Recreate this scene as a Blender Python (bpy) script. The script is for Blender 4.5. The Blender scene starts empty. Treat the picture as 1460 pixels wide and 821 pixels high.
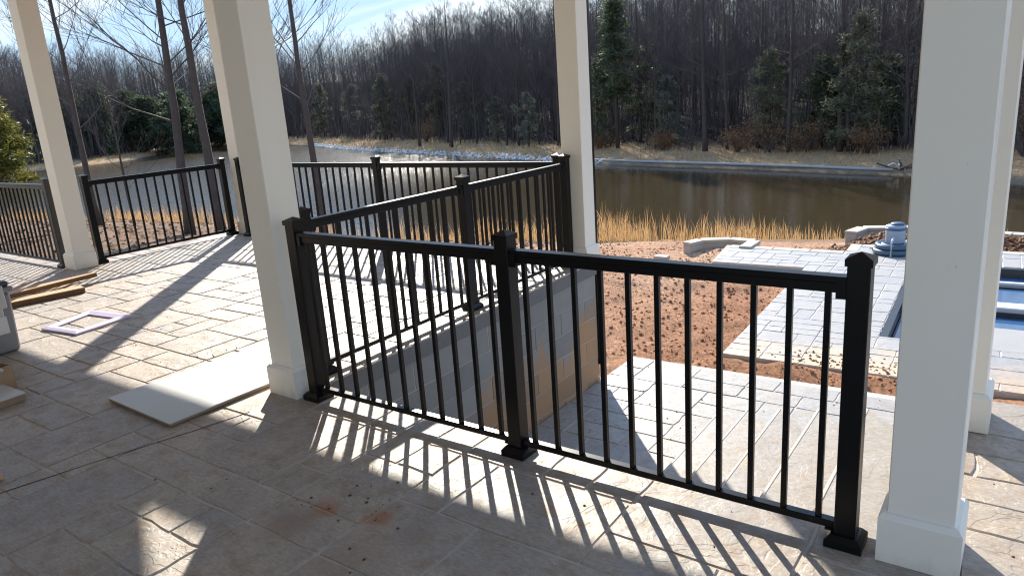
import bpy, bmesh, math, random
import numpy as np
from mathutils import Vector, Matrix

random.seed(7)
RNG = np.random.default_rng(11)
S = bpy.context.scene
COL = S.collection
R = math.radians

# ------------------------------------------------------------------ camera
YAW, PITCH, ROLL = -0.6336, 0.26047, -0.07043
CAM = np.array([1.72597, -2.31977, 1.51743])
_F = np.array([math.sin(YAW)*math.cos(PITCH), math.cos(YAW)*math.cos(PITCH), -math.sin(PITCH)])
_R = np.array([math.cos(YAW), -math.sin(YAW), 0.0])
_U = np.cross(_R, _F)
_R2 = math.cos(ROLL)*_R + math.sin(ROLL)*_U
_U2 = -math.sin(ROLL)*_R + math.cos(ROLL)*_U
cd = bpy.data.cameras.new('camera')
cam = bpy.data.objects.new('camera', cd); COL.objects.link(cam)
m = Matrix.Identity(4)
for i in range(3):
    m[i][0], m[i][1], m[i][2], m[i][3] = _R2[i], _U2[i], -_F[i], CAM[i]
cam.matrix_world = m
cd.sensor_fit = 'HORIZONTAL'; cd.sensor_width = 36.0
cd.lens = 1037.15/1460*36
cd.clip_start = 0.05; cd.clip_end = 3000
S.camera = cam
S.cycles.filter_width = 1.15

# ------------------------------------------------------------------ light
SUN_AZ = -41.7          # degrees from +Y towards +X
SUN_EL = 30.4
S.view_settings.view_transform = 'Standard'
S.view_settings.look = 'None'
S.view_settings.exposure = 1.90
S.view_settings.gamma = 1.0
w = bpy.data.worlds.new('World'); S.world = w; w.use_nodes = True
nt = w.node_tree; nt.nodes.clear()
out = nt.nodes.new('ShaderNodeOutputWorld'); bg = nt.nodes.new('ShaderNodeBackground')
sky = nt.nodes.new('ShaderNodeTexSky'); sky.sky_type = 'NISHITA'; sky.sun_disc = False
sky.sun_elevation = R(SUN_EL); sky.sun_rotation = R(SUN_AZ)
sky.air_density = 1.0; sky.dust_density = 0.0; sky.ozone_density = 1.0
bg.inputs['Strength'].default_value = 0.125
tc = nt.nodes.new('ShaderNodeTexCoord')
sep = nt.nodes.new('ShaderNodeSeparateXYZ'); nt.links.new(tc.outputs['Generated'], sep.inputs[0])
add = nt.nodes.new('ShaderNodeMath'); add.operation = 'ADD'; add.inputs[1].default_value = 0.12
nt.links.new(sep.outputs['Z'], add.inputs[0])
dvx = nt.nodes.new('ShaderNodeMath'); dvx.operation = 'DIVIDE'
dvy = nt.nodes.new('ShaderNodeMath'); dvy.operation = 'DIVIDE'
nt.links.new(sep.outputs['X'], dvx.inputs[0]); nt.links.new(add.outputs[0], dvx.inputs[1])
nt.links.new(sep.outputs['Y'], dvy.inputs[0]); nt.links.new(add.outputs[0], dvy.inputs[1])
cmb = nt.nodes.new('ShaderNodeCombineXYZ')
nt.links.new(dvx.outputs[0], cmb.inputs[0]); nt.links.new(dvy.outputs[0], cmb.inputs[1])
mp = nt.nodes.new('ShaderNodeMapping'); mp.inputs['Rotation'].default_value = (0, 0, R(28)); mp.inputs['Scale'].default_value = (0.16, 0.75, 1)
mp.inputs['Location'].default_value = (0.4, 0.2, 0)
nt.links.new(cmb.outputs[0], mp.inputs[0])
nz = nt.nodes.new('ShaderNodeTexNoise'); nz.inputs['Scale'].default_value = 1.1; nz.inputs['Detail'].default_value = 7; nz.inputs['Distortion'].default_value = 0.5
nt.links.new(mp.outputs[0], nz.inputs[0])
rp = nt.nodes.new('ShaderNodeValToRGB'); rp.color_ramp.elements[0].position = 0.44; rp.color_ramp.elements[1].position = 0.55
nt.links.new(nz.outputs[0], rp.inputs[0])
veil = nt.nodes.new('ShaderNodeMix'); veil.data_type = 'RGBA'
veil.inputs[6].default_value = (.90, 1.32, 1.95, 1); veil.inputs[7].default_value = (1.90, 1.98, 2.10, 1)
nt.links.new(rp.outputs[0], veil.inputs[0])
hz = nt.nodes.new('ShaderNodeMapRange'); hz.interpolation_type = 'SMOOTHSTEP'; hz.inputs['From Min'].default_value = .62; hz.inputs['From Max'].default_value = .22
hz.inputs['To Min'].default_value = 0; hz.inputs['To Max'].default_value = .92
nt.links.new(sep.outputs['Z'], hz.inputs['Value'])
mx = nt.nodes.new('ShaderNodeMix'); mx.data_type = 'RGBA'
nt.links.new(hz.outputs[0], mx.inputs[0])
nt.links.new(sky.outputs[0], mx.inputs[6]); nt.links.new(veil.outputs[2], mx.inputs[7])
nt.links.new(mx.outputs[2], bg.inputs[0]); nt.links.new(bg.outputs[0], out.inputs[0])

sl = bpy.data.lights.new('sun', 'SUN'); sl.energy = 2.6; sl.angle = R(0.53); sl.color = (1.0, 0.935, 0.83)
sun = bpy.data.objects.new('sun', sl); COL.objects.link(sun)
sd = Vector((math.sin(R(SUN_AZ))*math.cos(R(SUN_EL)), math.cos(R(SUN_AZ))*math.cos(R(SUN_EL)), math.sin(R(SUN_EL))))
sun.rotation_euler = sd.to_track_quat('Z', 'Y').to_euler()
sun.location = (-20, 24, 30)

# ------------------------------------------------------------------ materials
def mat(name):
    m = bpy.data.materials.new(name); m.use_nodes = True
    nt = m.node_tree; b = nt.nodes['Principled BSDF']
    return m, nt, b
def N(nt, t, **kw):
    n = nt.nodes.new(t)
    for k, v in kw.items(): setattr(n, k, v)
    return n
def L(nt, a, b): nt.links.new(a, b)
def pos(nt, kind='P', scale=(1, 1, 1)):
    if kind == 'P': o = N(nt, 'ShaderNodeNewGeometry').outputs['Position']
    else: o = N(nt, 'ShaderNodeTexCoord').outputs['Object']
    if scale != (1, 1, 1):
        mp = N(nt, 'ShaderNodeMapping'); mp.inputs['Scale'].default_value = scale
        L(nt, o, mp.inputs[0]); o = mp.outputs[0]
    return o
def noise(nt, vec, scale, detail=4, rough=.55, dist=0.0):
    n = N(nt, 'ShaderNodeTexNoise'); n.inputs['Scale'].default_value = scale; n.inputs['Detail'].default_value = detail
    n.inputs['Roughness'].default_value = rough; n.inputs['Distortion'].default_value = dist
    L(nt, vec, n.inputs['Vector']); return n.outputs[0]
def ramp(nt, fac, stops):
    r = N(nt, 'ShaderNodeValToRGB'); e = r.color_ramp.elements
    while len(e) < len(stops): e.new(0.5)
    for i, (p, c) in enumerate(stops):
        e[i].position = p; e[i].color = (c, c, c, 1) if isinstance(c, (int, float)) else (*c, 1)
    L(nt, fac, r.inputs[0]); return r.outputs[0]
def mixc(nt, fac, a, b, mode='MIX'):
    n = N(nt, 'ShaderNodeMix', data_type='RGBA', blend_type=mode)
    for i, v in ((0, fac), (6, a), (7, b)):
        if hasattr(v, 'is_linked') or hasattr(v, 'links'): L(nt, v, n.inputs[i])
        elif i == 0: n.inputs[0].default_value = v
        else: n.inputs[i].default_value = (*v, 1) if len(v) == 3 else v
    return n.outputs[2]
def bump(nt, b, h, strength=.5, dist=.01, prev=None):
    n = N(nt, 'ShaderNodeBump'); n.inputs['Strength'].default_value = strength; n.inputs['Distance'].default_value = dist
    L(nt, h, n.inputs['Height'])
    if prev is not None: L(nt, prev, n.inputs['Normal'])
    L(nt, n.outputs[0], b.inputs['Normal']); return n.outputs[0]
def mathn(nt, op, a, b=None):
    n = N(nt, 'ShaderNodeMath', operation=op)
    for i, v in ((0, a), (1, b)):
        if v is None: continue
        if isinstance(v, (int, float)): n.inputs[i].default_value = v
        else: L(nt, v, n.inputs[i])
    return n.outputs[0]
def simple(name, col, rough=.5, var=.12, sc=8, metal=0, bmp=0, kind='O', spec=.5):
    m, nt, b = mat(name)
    p = pos(nt, kind); n = noise(nt, p, sc, 5)
    c = mixc(nt, n, tuple(x*(1-var) for x in col), tuple(min(1, x*(1+var)) for x in col))
    L(nt, c, b.inputs['Base Color']); b.inputs['Roughness'].default_value = rough; b.inputs['Metallic'].default_value = metal
    b.inputs['Specular IOR Level'].default_value = spec
    if bmp: bump(nt, b, noise(nt, p, sc*6, 6), bmp, .01)
    return m

def stone_mat(name, c1, c2, c3, stains=(), rough=.55, relief=.68):
    m, nt, b = mat(name)
    p = pos(nt)
    oi = N(nt, 'ShaderNodeObjectInfo').outputs['Random']
    n1 = noise(nt, p, 1.7, 5, .6, .4); n2 = noise(nt, p, 11, 6, .65, .2)
    n3 = noise(nt, pos(nt, 'P', (1.0, 2.6, 1)), 34, 5, .7)
    c = mixc(nt, ramp(nt, n1, [(.40, 0), (.60, 1)]), c1, c2)
    c = mixc(nt, ramp(nt, n2, [(.46, 0), (.66, .85)]), c, c3)
    tint = ramp(nt, oi, [(0, (.90, .90, .92)), (.5, (1, .985, .96)), (1, (1.0, 1.0, 1.0))])
    c = mixc(nt, 1.0, c, tint, 'MULTIPLY')
    c = mixc(nt, 1.0, c, ramp(nt, n3, [(.25, .66), (.70, 1.16)]), 'MULTIPLY')
    # dark pits and pale scuffs
    sp = noise(nt, p, 58, 2); c = mixc(nt, ramp(nt, sp, [(.70, 0), (.76, .55)]), c, (.12, .09, .07))
    sc_ = noise(nt, pos(nt, 'P', (3, 1, 1)), 16, 6, .8, 1.5); c = mixc(nt, ramp(nt, sc_, [(.66, 0), (.74, .35)]), c, (.55, .52, .47))
    for (x, y, rad, col, k, *zz) in stains:
        sub = N(nt, 'ShaderNodeVectorMath', operation='DISTANCE'); sub.inputs[1].default_value = (x, y, zz[0] if zz else 0)
        L(nt, p, sub.inputs[0])
        d = mathn(nt, 'DIVIDE', sub.outputs['Value'], rad)
        d = mathn(nt, 'ADD', d, mathn(nt, 'MULTIPLY', mathn(nt, 'SUBTRACT', n2, .5), 2.6))
        c = mixc(nt, ramp(nt, d, [(.25, k), (.95, 0)]), c, col)
    L(nt, c, b.inputs['Base Color'])
    L(nt, ramp(nt, n2, [(.3, rough-.1), (.7, rough+.12)]), b.inputs['Roughness'])
    cl = noise(nt, pos(nt, 'P', (1, 1.25, 1)), 3.4, 4, .5, .7)
    h = ramp(nt, cl, [(.36, 0), (.375, .25), (.47, .30), (.485, .55), (.56, .60), (.572, .85), (.66, .9), (.672, 1.1)])
    h = mathn(nt, 'ADD', mathn(nt, 'MULTIPLY', h, .55), mathn(nt, 'MULTIPLY', noise(nt, p, 9, 6, .6, .5), .75))
    h = mathn(nt, 'ADD', h, mathn(nt, 'MULTIPLY', noise(nt, p, 60, 4), .06))
    bump(nt, b, h, relief, .014)
    return m

M = {}
CLAY = (.34, .15, .07)
M['deck'] = stone_mat('deck_stone', (.43, .36, .285), (.345, .312, .275), (.33, .25, .18),
    [(-.42, -.74, .085, CLAY, .95), (-.19, -.67, .08, CLAY, .9), (-.46, -.87, .14, (.22, .15, .1), .6), (.02, -.70, .10, (.25, .19, .14), .5),
     (-.1, -.95, .22, (.25, .19, .14), .4), (1.16, .69, .07, (.55, .38, .1), .8), (.35, -.30, .05, CLAY, .5), (-2.0, -.05, .2, (.5, .36, .2), .5)])
M['patio'] = stone_mat('patio_stone', (.385, .362, .332), (.35, .338, .32), (.33, .285, .235), relief=.32)
M['pooldeck'] = stone_mat('pool_deck_stone', (.385, .375, .36), (.35, .347, .342), (.36, .325, .28),
    relief=.3, stains=[(.3, 4.7, .7, (.60, .43, .26), .9, -1.2), (-.5, 4.75, .5, (.58, .43, .28), .8, -1.2), (1.0, 4.8, .6, (.60, .43, .26), .85, -1.2), (2.0, 4.7, .8, (.52, .36, .22), .8, -1.2)])
M['border'] = simple('border_concrete', (.42, .385, .31), .7, .12, 5, bmp=.2, kind='P')
M['tread'] = stone_mat('stair_concrete', (.345, .315, .28), (.375, .35, .32), (.31, .26, .21), [(.47, 1.4, .12, (.6, .42, .1), .5, -.58)], relief=.35)
M['nosing_highlight'] = simple('nosing_highlight_concrete', (.46, .43, .39), .6, .08, 9, kind='P')  # paler than the treads, painting the light their edges catch
M['mortar'] = simple('joint_concrete', (.50, .455, .40), .9, .2, 9, bmp=.3, kind='P')
M['edge_shade'] = simple('shaded_slab_edge', (.15, .152, .155), .9, .2, 8, bmp=.3, kind='P')  # slab edge coloured dark in place of the shade on its lip
M['concrete'] = simple('raw_concrete', (.40, .37, .33), .85, .15, 6, bmp=.3, kind='P')
m, nt, b = mat('white_paint'); M['white'] = m
p = pos(nt); sx = N(nt, 'ShaderNodeSeparateXYZ'); L(nt, p, sx.inputs[0])
c = mixc(nt, noise(nt, p, 3, 4), (.825, .79, .69), (.855, .82, .725))
low = mathn(nt, 'ADD', sx.outputs['Z'], mathn(nt, 'MULTIPLY', noise(nt, pos(nt, 'P', (6, 6, 2)), 2.5, 5, .65), .22))
c = mixc(nt, ramp(nt, low, [(.07, .5), (.17, 0)]), c, (.52, .42, .31))          # splashed dirt round the foot
c = mixc(nt, ramp(nt, noise(nt, pos(nt, 'P', (1, 1, .35)), 46, 3, .6), [(.735, 0), (.77, .5)]), c, (.50, .46, .40))   # small scuffs
L(nt, c, b.inputs['Base Color']); b.inputs['Roughness'].default_value = .45
M['black'] = simple('black_powder_coat', (.006, .006, .0065), .30, .1, 20, spec=.22)
M['water'], nt, b = mat('lake_water')
b.inputs['Base Color'].default_value = (.048, .035, .018, 1); b.inputs['Roughness'].default_value = .07
b.inputs['IOR'].default_value = 1.33
pp = pos(nt, 'P', (1, 1.0, 1))
hh = mathn(nt, 'ADD', mathn(nt, 'MULTIPLY', noise(nt, pp, 5.0, 3), .45), mathn(nt, 'MULTIPLY', noise(nt, pp, 1.3, 2), .5))
sxw = N(nt, 'ShaderNodeSeparateXYZ'); L(nt, pos(nt), sxw.inputs[0])
wind = N(nt, 'ShaderNodeMapRange'); wind.inputs['From Min'].default_value = -21; wind.inputs['From Max'].default_value = -42; wind.inputs['To Min'].default_value = .16; wind.inputs['To Max'].default_value = 1.0
L(nt, sxw.outputs['X'], wind.inputs['Value'])
wn = mathn(nt, 'MULTIPLY', wind.outputs[0], 1.0)
hh = mathn(nt, 'MULTIPLY', hh, wn)
bump(nt, b, hh, .55, .17)
L(nt, ramp(nt, wn, [(.2, .05), (.9, .15)]), b.inputs['Roughness'])
# block wall
m, nt, b = mat('block_face'); M['block'] = m
p = pos(nt); sx = N(nt, 'ShaderNodeSeparateXYZ'); L(nt, p, sx.inputs[0])
n = noise(nt, p, 5, 6, .6, .5)
c = mixc(nt, n, (.20, .202, .20), (.29, .29, .285))
lev = mathn(nt, 'ADD', mathn(nt, 'MULTIPLY', sx.outputs['Z'], -1.0), mathn(nt, 'MULTIPLY', sx.outputs['Y'], .10))
lev = mathn(nt, 'ADD', lev, mathn(nt, 'MULTIPLY', mathn(nt, 'SUBTRACT', noise(nt, pos(nt, 'P', (1, 1.5, .8)), 2.3, 5, .6, .6), .5), 1.1))
c = mixc(nt, ramp(nt, lev, [(.80, 0), (1.20, .8)]), c, (.40, .225, .10))
oi = N(nt, 'ShaderNodeObjectInfo').outputs['Random']
c = mixc(nt, 1.0, c, ramp(nt, oi, [(0, .86), (1, 1.08)]), 'MULTIPLY')
L(nt, c, b.inputs['Base Color']); b.inputs['Roughness'].default_value = .9
bump(nt, b, noise(nt, p, 70, 5), .5, .006)
# ground (colour attribute = what lies there, broken up by noise)
m, nt, b = mat('ground_cover'); M['ground'] = m
at = N(nt, 'ShaderNodeAttribute'); at.attribute_name = 'Col'
p = pos(nt)
n = noise(nt, p, 4.5, 9, .75, .4); n2 = noise(nt, p, 26, 6, .8)
c = mixc(nt, 1.0, at.outputs['Color'], ramp(nt, n, [(.25, .62), (.72, 1.35)]), 'MULTIPLY')
c = mixc(nt, 1.0, c, ramp(nt, n2, [(.36, .45), (.6, 1.3)]), 'MULTIPLY')
L(nt, c, b.inputs['Base Color']); b.inputs['Roughness'].default_value = .95; b.inputs['Specular IOR Level'].default_value = .15
bump(nt, b, mathn(nt, 'ADD', n, n2), .8, .05)
def leafy(name, c1, c2, sc=2.5, trans=.0, rough=.6):
    m, nt, b = mat(name); p = pos(nt)
    c = mixc(nt, ramp(nt, noise(nt, p, sc, 3), [(.35, 0), (.65, 1)]), c1, c2)
    L(nt, c, b.inputs['Base Color']); b.inputs['Roughness'].default_value = rough; b.inputs['Specular IOR Level'].default_value = .3
    if trans:
        t = N(nt, 'ShaderNodeBsdfTranslucent'); L(nt, c, t.inputs[0]); ms = N(nt, 'ShaderNodeMixShader'); ms.inputs[0].default_value = trans
        L(nt, b.outputs[0], ms.inputs[1]); L(nt, t.outputs[0], ms.inputs[2]); L(nt, ms.outputs[0], nt.nodes['Material Output'].inputs[0])
    return m
M['bark'] = simple('grey_bark', (.085, .070, .062), .9, .35, 6, bmp=.9, kind='P', spec=.2)
M['twig'] = simple('bare_twigs', (.105, .088, .084), .85, .25, 2, kind='P', spec=.3)
M['pine'] = leafy('pine_needles', (.065, .09, .045), (.115, .135, .08), 1.2, .4)
M['cedar'] = leafy('cedar_sprays', (.12, .13, .08), (.19, .19, .125), .8, .45)
M['palecedar'] = leafy('pale_sprays', (.16, .175, .135), (.24, .24, .19), .8, .45)
M['gold'] = leafy('golden_green_sprays', (.12, .12, .02), (.19, .17, .03), .5, .35)
M['reed'] = leafy('dry_reeds', (.48,.265,.10), (.62,.42,.21), 2.2, .35)
M['bankgrass'] = leafy('bank_straw', (.38,.255,.125), (.50,.35,.18), .4, .2)
M['leaf'] = leafy('dead_leaves', (.13, .065, .03), (.19, .105, .055), 6, .1, .95)
M['russet'] = leafy('russet_leaves', (.20, .10, .045), (.30, .17, .08), 2, .3)
M['clod'] = simple('clay_clods', (.31, .155, .085), .95, .35, 5, kind='P', spec=.1)
M['crumb'] = simple('dark_crumbs', (.10, .06, .04), .95, .3, 30, kind='P', spec=.1)
M['rock'] = simple('pale_rock', (.58, .565, .54), .85, .2, 2, kind='P')
M['pipe'] = simple('weathered_pipe', (.36, .35, .34), .7, .2, 2, kind='P')
M['wood'] = simple('raw_pine_timber', (.50, .31, .15), .65, .2, 9, bmp=.2)
M['darkwood'] = simple('dark_timber_edge', (.16, .085, .04), .8, .25, 12)
M['card'] = simple('brown_cardboard', (.34, .225, .14), .8, .1, 14)
M['board'] = simple('white_board', (.54, .535, .515), .45, .05, 5)
M['boardedge'] = simple('board_edge', (.28, .2, .13), .85, .15, 12)
M['lav'] = simple('lavender_frame', (.58, .50, .66), .4, .05, 8)
M["bin"] = simple("grey_plastic", (.20, .21, .225), .42, .08, 10)
M['bindark'] = simple('dark_plastic', (.06, .065, .075), .45, .08, 10)
M['latch'] = simple('grey_latch', (.48, .48, .46), .4, .05, 10)
M['label'] = simple('paper_label', (.62, .62, .62), .6, .08, 30)
M['rag'] = simple('pale_rags', (.55, .54, .52), .8, .2, 20)
M['poolblue'] = simple('pool_water', (.045, .11, .22), .06, .15, 1.5, kind='P')
M['pool_shade'] = simple('shaded_pool_wall', (.014, .02, .026), .4, .1, 5)  # near black, the shade of the inner pool walls put into their colour
M['poolgrey'] = simple('grey_ledge', (.33, .32, .30), .8, .1, 3, kind='P', bmp=.1)
M['drum'] = simple('blue_grey_plastic', (.27, .34, .43), .4, .08, 10)
M['hose'] = simple('dark_blue_hose', (.055, .10, .16), .4, .1, 10)
M['pale'] = simple('pale_plastic', (.62, .64, .66), .4, .05, 10)
M['roofw'] = simple('roof_boards', (.48, .44, .38), .8, .1, 3)
M['siding'] = simple('siding', (.36, .335, .30), .8, .1, 3)

# ------------------------------------------------------------------ mesh helpers
class MB:
    def __init__(s): s.v = []; s.f = []
    def add(s, vs, fs):
        o = len(s.v); s.v += [tuple(map(float, q)) for q in vs]; s.f += [tuple(i+o for i in q) for q in fs]; return s
    def box(s, x0, x1, y0, y1, z0, z1):
        return s.add([(x0,y0,z0),(x1,y0,z0),(x1,y1,z0),(x0,y1,z0),(x0,y0,z1),(x1,y0,z1),(x1,y1,z1),(x0,y1,z1)],
            [(0,3,2,1),(4,5,6,7),(0,1,5,4),(1,2,6,5),(2,3,7,6),(3,0,4,7)])
    def prism(s, poly, z0, z1):
        n = len(poly)
        return s.add([(x,y,z0) for x,y in poly]+[(x,y,z1) for x,y in poly],
            [tuple(range(n))[::-1], tuple(range(n,2*n))]+[(i,(i+1)%n,n+(i+1)%n,n+i) for i in range(n)])
    def lathe(s, prof, n=20, c=(0,0)):
        vs = []; fs = []
        for (r, z) in prof:
            for k in range(n):
                a = 2*math.pi*k/n; vs.append((c[0]+r*math.cos(a), c[1]+r*math.sin(a), z))
        for i in range(len(prof)-1):
            for k in range(n):
                fs.append((i*n+k, i*n+(k+1)%n, (i+1)*n+(k+1)%n, (i+1)*n+k))
        fs.append(tuple(range(n))[::-1]); fs.append(tuple((len(prof)-1)*n+k for k in range(n)))
        return s.add(vs, fs)
    def tube(s, pts, rad, n=6, cap=True):
        pts = [np.array(q, float) for q in pts]
        if not hasattr(rad, '__len__'): rad = [rad]*len(pts)
        vs = []; fs = []; up = np.array([.13, .27, .95])
        for i, q in enumerate(pts):
            t = pts[min(i+1, len(pts)-1)]-pts[max(i-1, 0)]; t = t/(np.linalg.norm(t)+1e-9)
            if abs(t@up) > .98: up = np.array([.9, .3, .1])
            a = np.cross(t, up); a /= np.linalg.norm(a); b_ = np.cross(t, a)
            for k in range(n):
                an = 2*math.pi*k/n; vs.append(q+rad[i]*(math.cos(an)*a+math.sin(an)*b_))
        for i in range(len(pts)-1):
            for k in range(n):
                fs.append((i*n+k, i*n+(k+1)%n, (i+1)*n+(k+1)%n, (i+1)*n+k))
        if cap and n > 3: fs.append(tuple(range(n))[::-1]); fs.append(tuple((len(pts)-1)*n+k for k in range(n)))
        return s.add(vs, fs)
    def mesh(s, name, material, smooth=False, bevel=0):
        me = bpy.data.meshes.new(name); me.from_pydata(s.v, [], s.f); me.update()
        if bevel:
            bm = bmesh.new(); bm.from_mesh(me)
            bmesh.ops.bevel(bm, geom=list(bm.edges), offset=bevel, segments=1, affect='EDGES', profile=.5)
            bm.to_mesh(me); bm.free()
        me.materials.append(material)
        if smooth: me.polygons.foreach_set('use_smooth', [True]*len(me.polygons))
        return me
    def build(s, name, material, parent=None, loc=(0,0,0), **k):
        return link(name, s.mesh(name, material, **k), parent, loc)
def link(name, me, parent=None, loc=(0,0,0), rot=(0,0,0)):
    o = bpy.data.objects.new(name, me); COL.objects.link(o); o.location = loc; o.rotation_euler = rot
    if parent: o.parent = parent
    return o
def np_mesh(name, V, F, material, smooth=False):
    V = np.asarray(V, np.float32).reshape(-1, 3); F = np.asarray(F, np.int32); k = F.shape[1]
    me = bpy.data.meshes.new(name); me.vertices.add(len(V)); me.vertices.foreach_set('co', V.ravel())
    me.loops.add(F.size); me.loops.foreach_set('vertex_index', F.ravel())
    me.polygons.add(len(F)); me.polygons.foreach_set('loop_start', np.arange(0, F.size, k, dtype=np.int32))
    me.polygons.foreach_set('loop_total', np.full(len(F), k, np.int32))
    if smooth: me.polygons.foreach_set('use_smooth', np.ones(len(F), bool))
    me.update(calc_edges=True); me.materials.append(material); return me
def tag(o, label=None, cat=None, group=None, kind=None):
    if label: o['label'] = label
    if cat: o['category'] = cat
    if group: o['group'] = group
    if kind: o['kind'] = kind
    return o
def thing(name, label, cat, loc=(0,0,0), rotz=0, group=None):
    o = bpy.data.objects.new(name, None); COL.objects.link(o); o.empty_display_size = .2
    o.location = loc; o.rotation_euler = (0, 0, rotz); return tag(o, label, cat, group)

# smooth value noise for terrain
def vnoise(x, y, seed=0):
    xi = np.floor(x).astype(np.int64); yi = np.floor(y).astype(np.int64); fx = x-xi; fy = y-yi
    fx = fx*fx*(3-2*fx); fy = fy*fy*(3-2*fy)
    def h(a, b):
        n = (a*374761393 + b*668265263 + seed*1442695041) & 0xffffffff
        n = ((n ^ (n >> 13))*1274126177) & 0xffffffff
        return ((n ^ (n >> 16)) & 0xffff)/65535.0
    return (h(xi,yi)*(1-fx)+h(xi+1,yi)*fx)*(1-fy)+(h(xi,yi+1)*(1-fx)+h(xi+1,yi+1)*fx)*fy
def fbm(x, y, o=4, seed=0):
    t = 0; a = .5
    for i in range(o): t = t+a*(vnoise(x*2**i, y*2**i, seed+i)-.5); a *= .5
    return t

# ------------------------------------------------------------------ terrain and lake
NEAR = np.array([(-140,14),(-100,12),(-60,12),(-38,14.5),(-30,17),(-24,17.5),(-18,16.5),(-14,17.2),(-8,19),(-3,20.6),(0,21.5),(4,22),(20,21),(90,12)], float)
FAR = np.array([(-140,26),(-112,30),(-103,34),(-99,40),(-101,51),(-112,62),(-112,73),(-98,73),(-85,68.5),(-66,59),(-44,51.5),(-32,47),(-24,44),(-18,42.6),(-11,41),(-6.7,39.5),(-3.6,38.8),(1,36),(12,33),(30,30),(90,24)], float)
WZ = -3.8
def seg_dist(px, py, line):
    best = np.full(px.shape, 1e9)
    for a, b_ in zip(line[:-1], line[1:]):
        d = b_-a; t = np.clip(((px-a[0])*d[0]+(py-a[1])*d[1])/(d@d), 0, 1)
        best = np.minimum(best, np.hypot(px-a[0]-t*d[0], py-a[1]-t*d[1]))
    return best
POLY = np.vstack([NEAR, FAR[::-1]])
def inside(px, py):
    c = np.zeros(px.shape, bool); n = len(POLY)
    for i in range(n):
        a, b_ = POLY[i], POLY[(i+1) % n]
        if a[1] == b_[1]: continue
        cross = ((a[1] > py) != (b_[1] > py)) & (px < (b_[0]-a[0])*(py-a[1])/(b_[1]-a[1])+a[0])
        c ^= cross
    return c
def terrain(px, py):
    px = np.asarray(px, float); py = np.asarray(py, float)
    dn = seg_dist(px, py, NEAR); df = seg_dist(px, py, FAR); ins = inside(px, py)
    zn = np.interp(dn, [0, 1.5, 4, 8, 11.5, 40], [0, .75, 1.25, 2.0, 2.47, 2.47])
    zf = np.interp(df, [0, .8, 5, 12, 80, 300], [0, .20, .55, 1.1, 11.5, 13])
    zin = -.25*np.minimum(np.minimum(dn, df), 8)
    far = (df < dn)
    z = WZ+np.where(ins, zin, np.where(far, zf, zn))
    z = z + np.where(ins, 0, np.where(far, 1.2*fbm(px*.08, py*.08, 3, 5)*np.clip(df/8, 0, 1), .22*fbm(px*.5, py*.5, 3, 9)))
    # bare clay near the house: clods and ruts
    soil = np.clip(1-np.maximum(0, dn*0-(dn-7.0))/2, 0, 1)*(~far)*(~ins)*np.clip((px+9)/2, 0, 1)
    rough = .13*fbm(px*3.1, py*3.1, 3, 21)+.07*np.abs(fbm(px*7, py*5, 2, 61))+.20*fbm(px*.9, py*.9, 2, 33)
    z = z + soil*rough
    # mulch mound behind the pool deck
    z = z + .11*np.exp(-((py-4.42)/.3)**2)*np.clip((px+1.2)/.4, 0, 1) + .30*np.exp(-((py-12.0)/.75)**2)*np.clip((px+1.1)/.5, 0, 1)*(px < 8) + .16*np.exp(-((px+2.6)/.6)**2-((py-9.55)/.45)**2)
    return z, ins, far, dn, df, soil
def gz(x, y): return float(terrain(np.array([x]), np.array([y]))[0][0])

xs = np.concatenate([np.linspace(-420,-120,16)[:-1], np.linspace(-120,-40,56)[:-1], np.linspace(-40,-9,90)[:-1], np.arange(-9,3,.09), np.linspace(3,12,26)[:-1], np.linspace(12,60,24)[:-1], np.linspace(60,420,12)])
ys = np.concatenate([np.linspace(-300,-10,8)[:-1], np.linspace(-10,2.5,14)[:-1], np.arange(2.5,13,.09), np.linspace(13,24,60)[:-1], np.linspace(24,90,100)[:-1], np.linspace(90,500,30)])
GX, GY = np.meshgrid(xs, ys)
GZ, INS, FARM, DN, DF, SOIL = terrain(GX, GY)
# keep the ground under the paving and out of the pool
def rect(x0,x1,y0,y1): return (GX>x0)&(GX<x1)&(GY>y0)&(GY<y1)
deckm = rect(-6.9,-1.5,-30,3.3)|rect(-40,-6.8,-30,1.2)|rect(1.2,30,-30,1.4)|rect(-1.6,1.3,-30,.1)
GZ = np.where(deckm, np.minimum(GZ, -1.45), GZ)
GZ = np.where(rect(-1.42,12,-.2,4.0), np.minimum(GZ, -1.45), GZ)
GZ = np.where(rect(-.68,14,4.72,10.25), np.minimum(GZ, -1.5), GZ)
GZ = np.where(rect(-2.12,-.5,8.42,9.72), np.minimum(GZ, -1.5), GZ)
GZ = np.where(rect(.62,13,5.5,9.4), -3.2, GZ)
col = np.zeros(GX.shape+(3,))
col[:] = (.20,.135,.085)
litter = np.array([.21,.13,.08]); clay = np.array([.40,.195,.105]); tanc = np.array([.42,.27,.15]); straw = np.array([.45,.30,.155]); ffl = np.array([.038,.029,.024]); mulch = np.array([.20,.085,.045]); mud=np.array([.20,.15,.10])
pale = np.array([.56,.355,.225])
k = np.clip(SOIL + .7*fbm(GX*.5,GY*.5,3,3), 0, 1)[...,None]
nearc = litter*(1-k)+clay*k
k2 = np.clip(.5+2.4*fbm(GX*.35,GY*.35,3,55)+.5*np.clip((GY-6.5)/4,0,1)-.15, 0, 1)[...,None]*k*.8
nearc = nearc*(1-k2)+pale*k2
km = (np.exp(-((GY-11.7)/1.1)**2)*np.clip((GX+1.4)/.5,0,1)*(GX<8))[...,None]; km = np.clip(km*1.3,0,1)
nearc = nearc*(1-km)+mulch*km
ks = np.clip((5.5-DN)/2,0,1)[...,None]*.6; nearc = nearc*(1-ks)+straw*ks*.8
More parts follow.
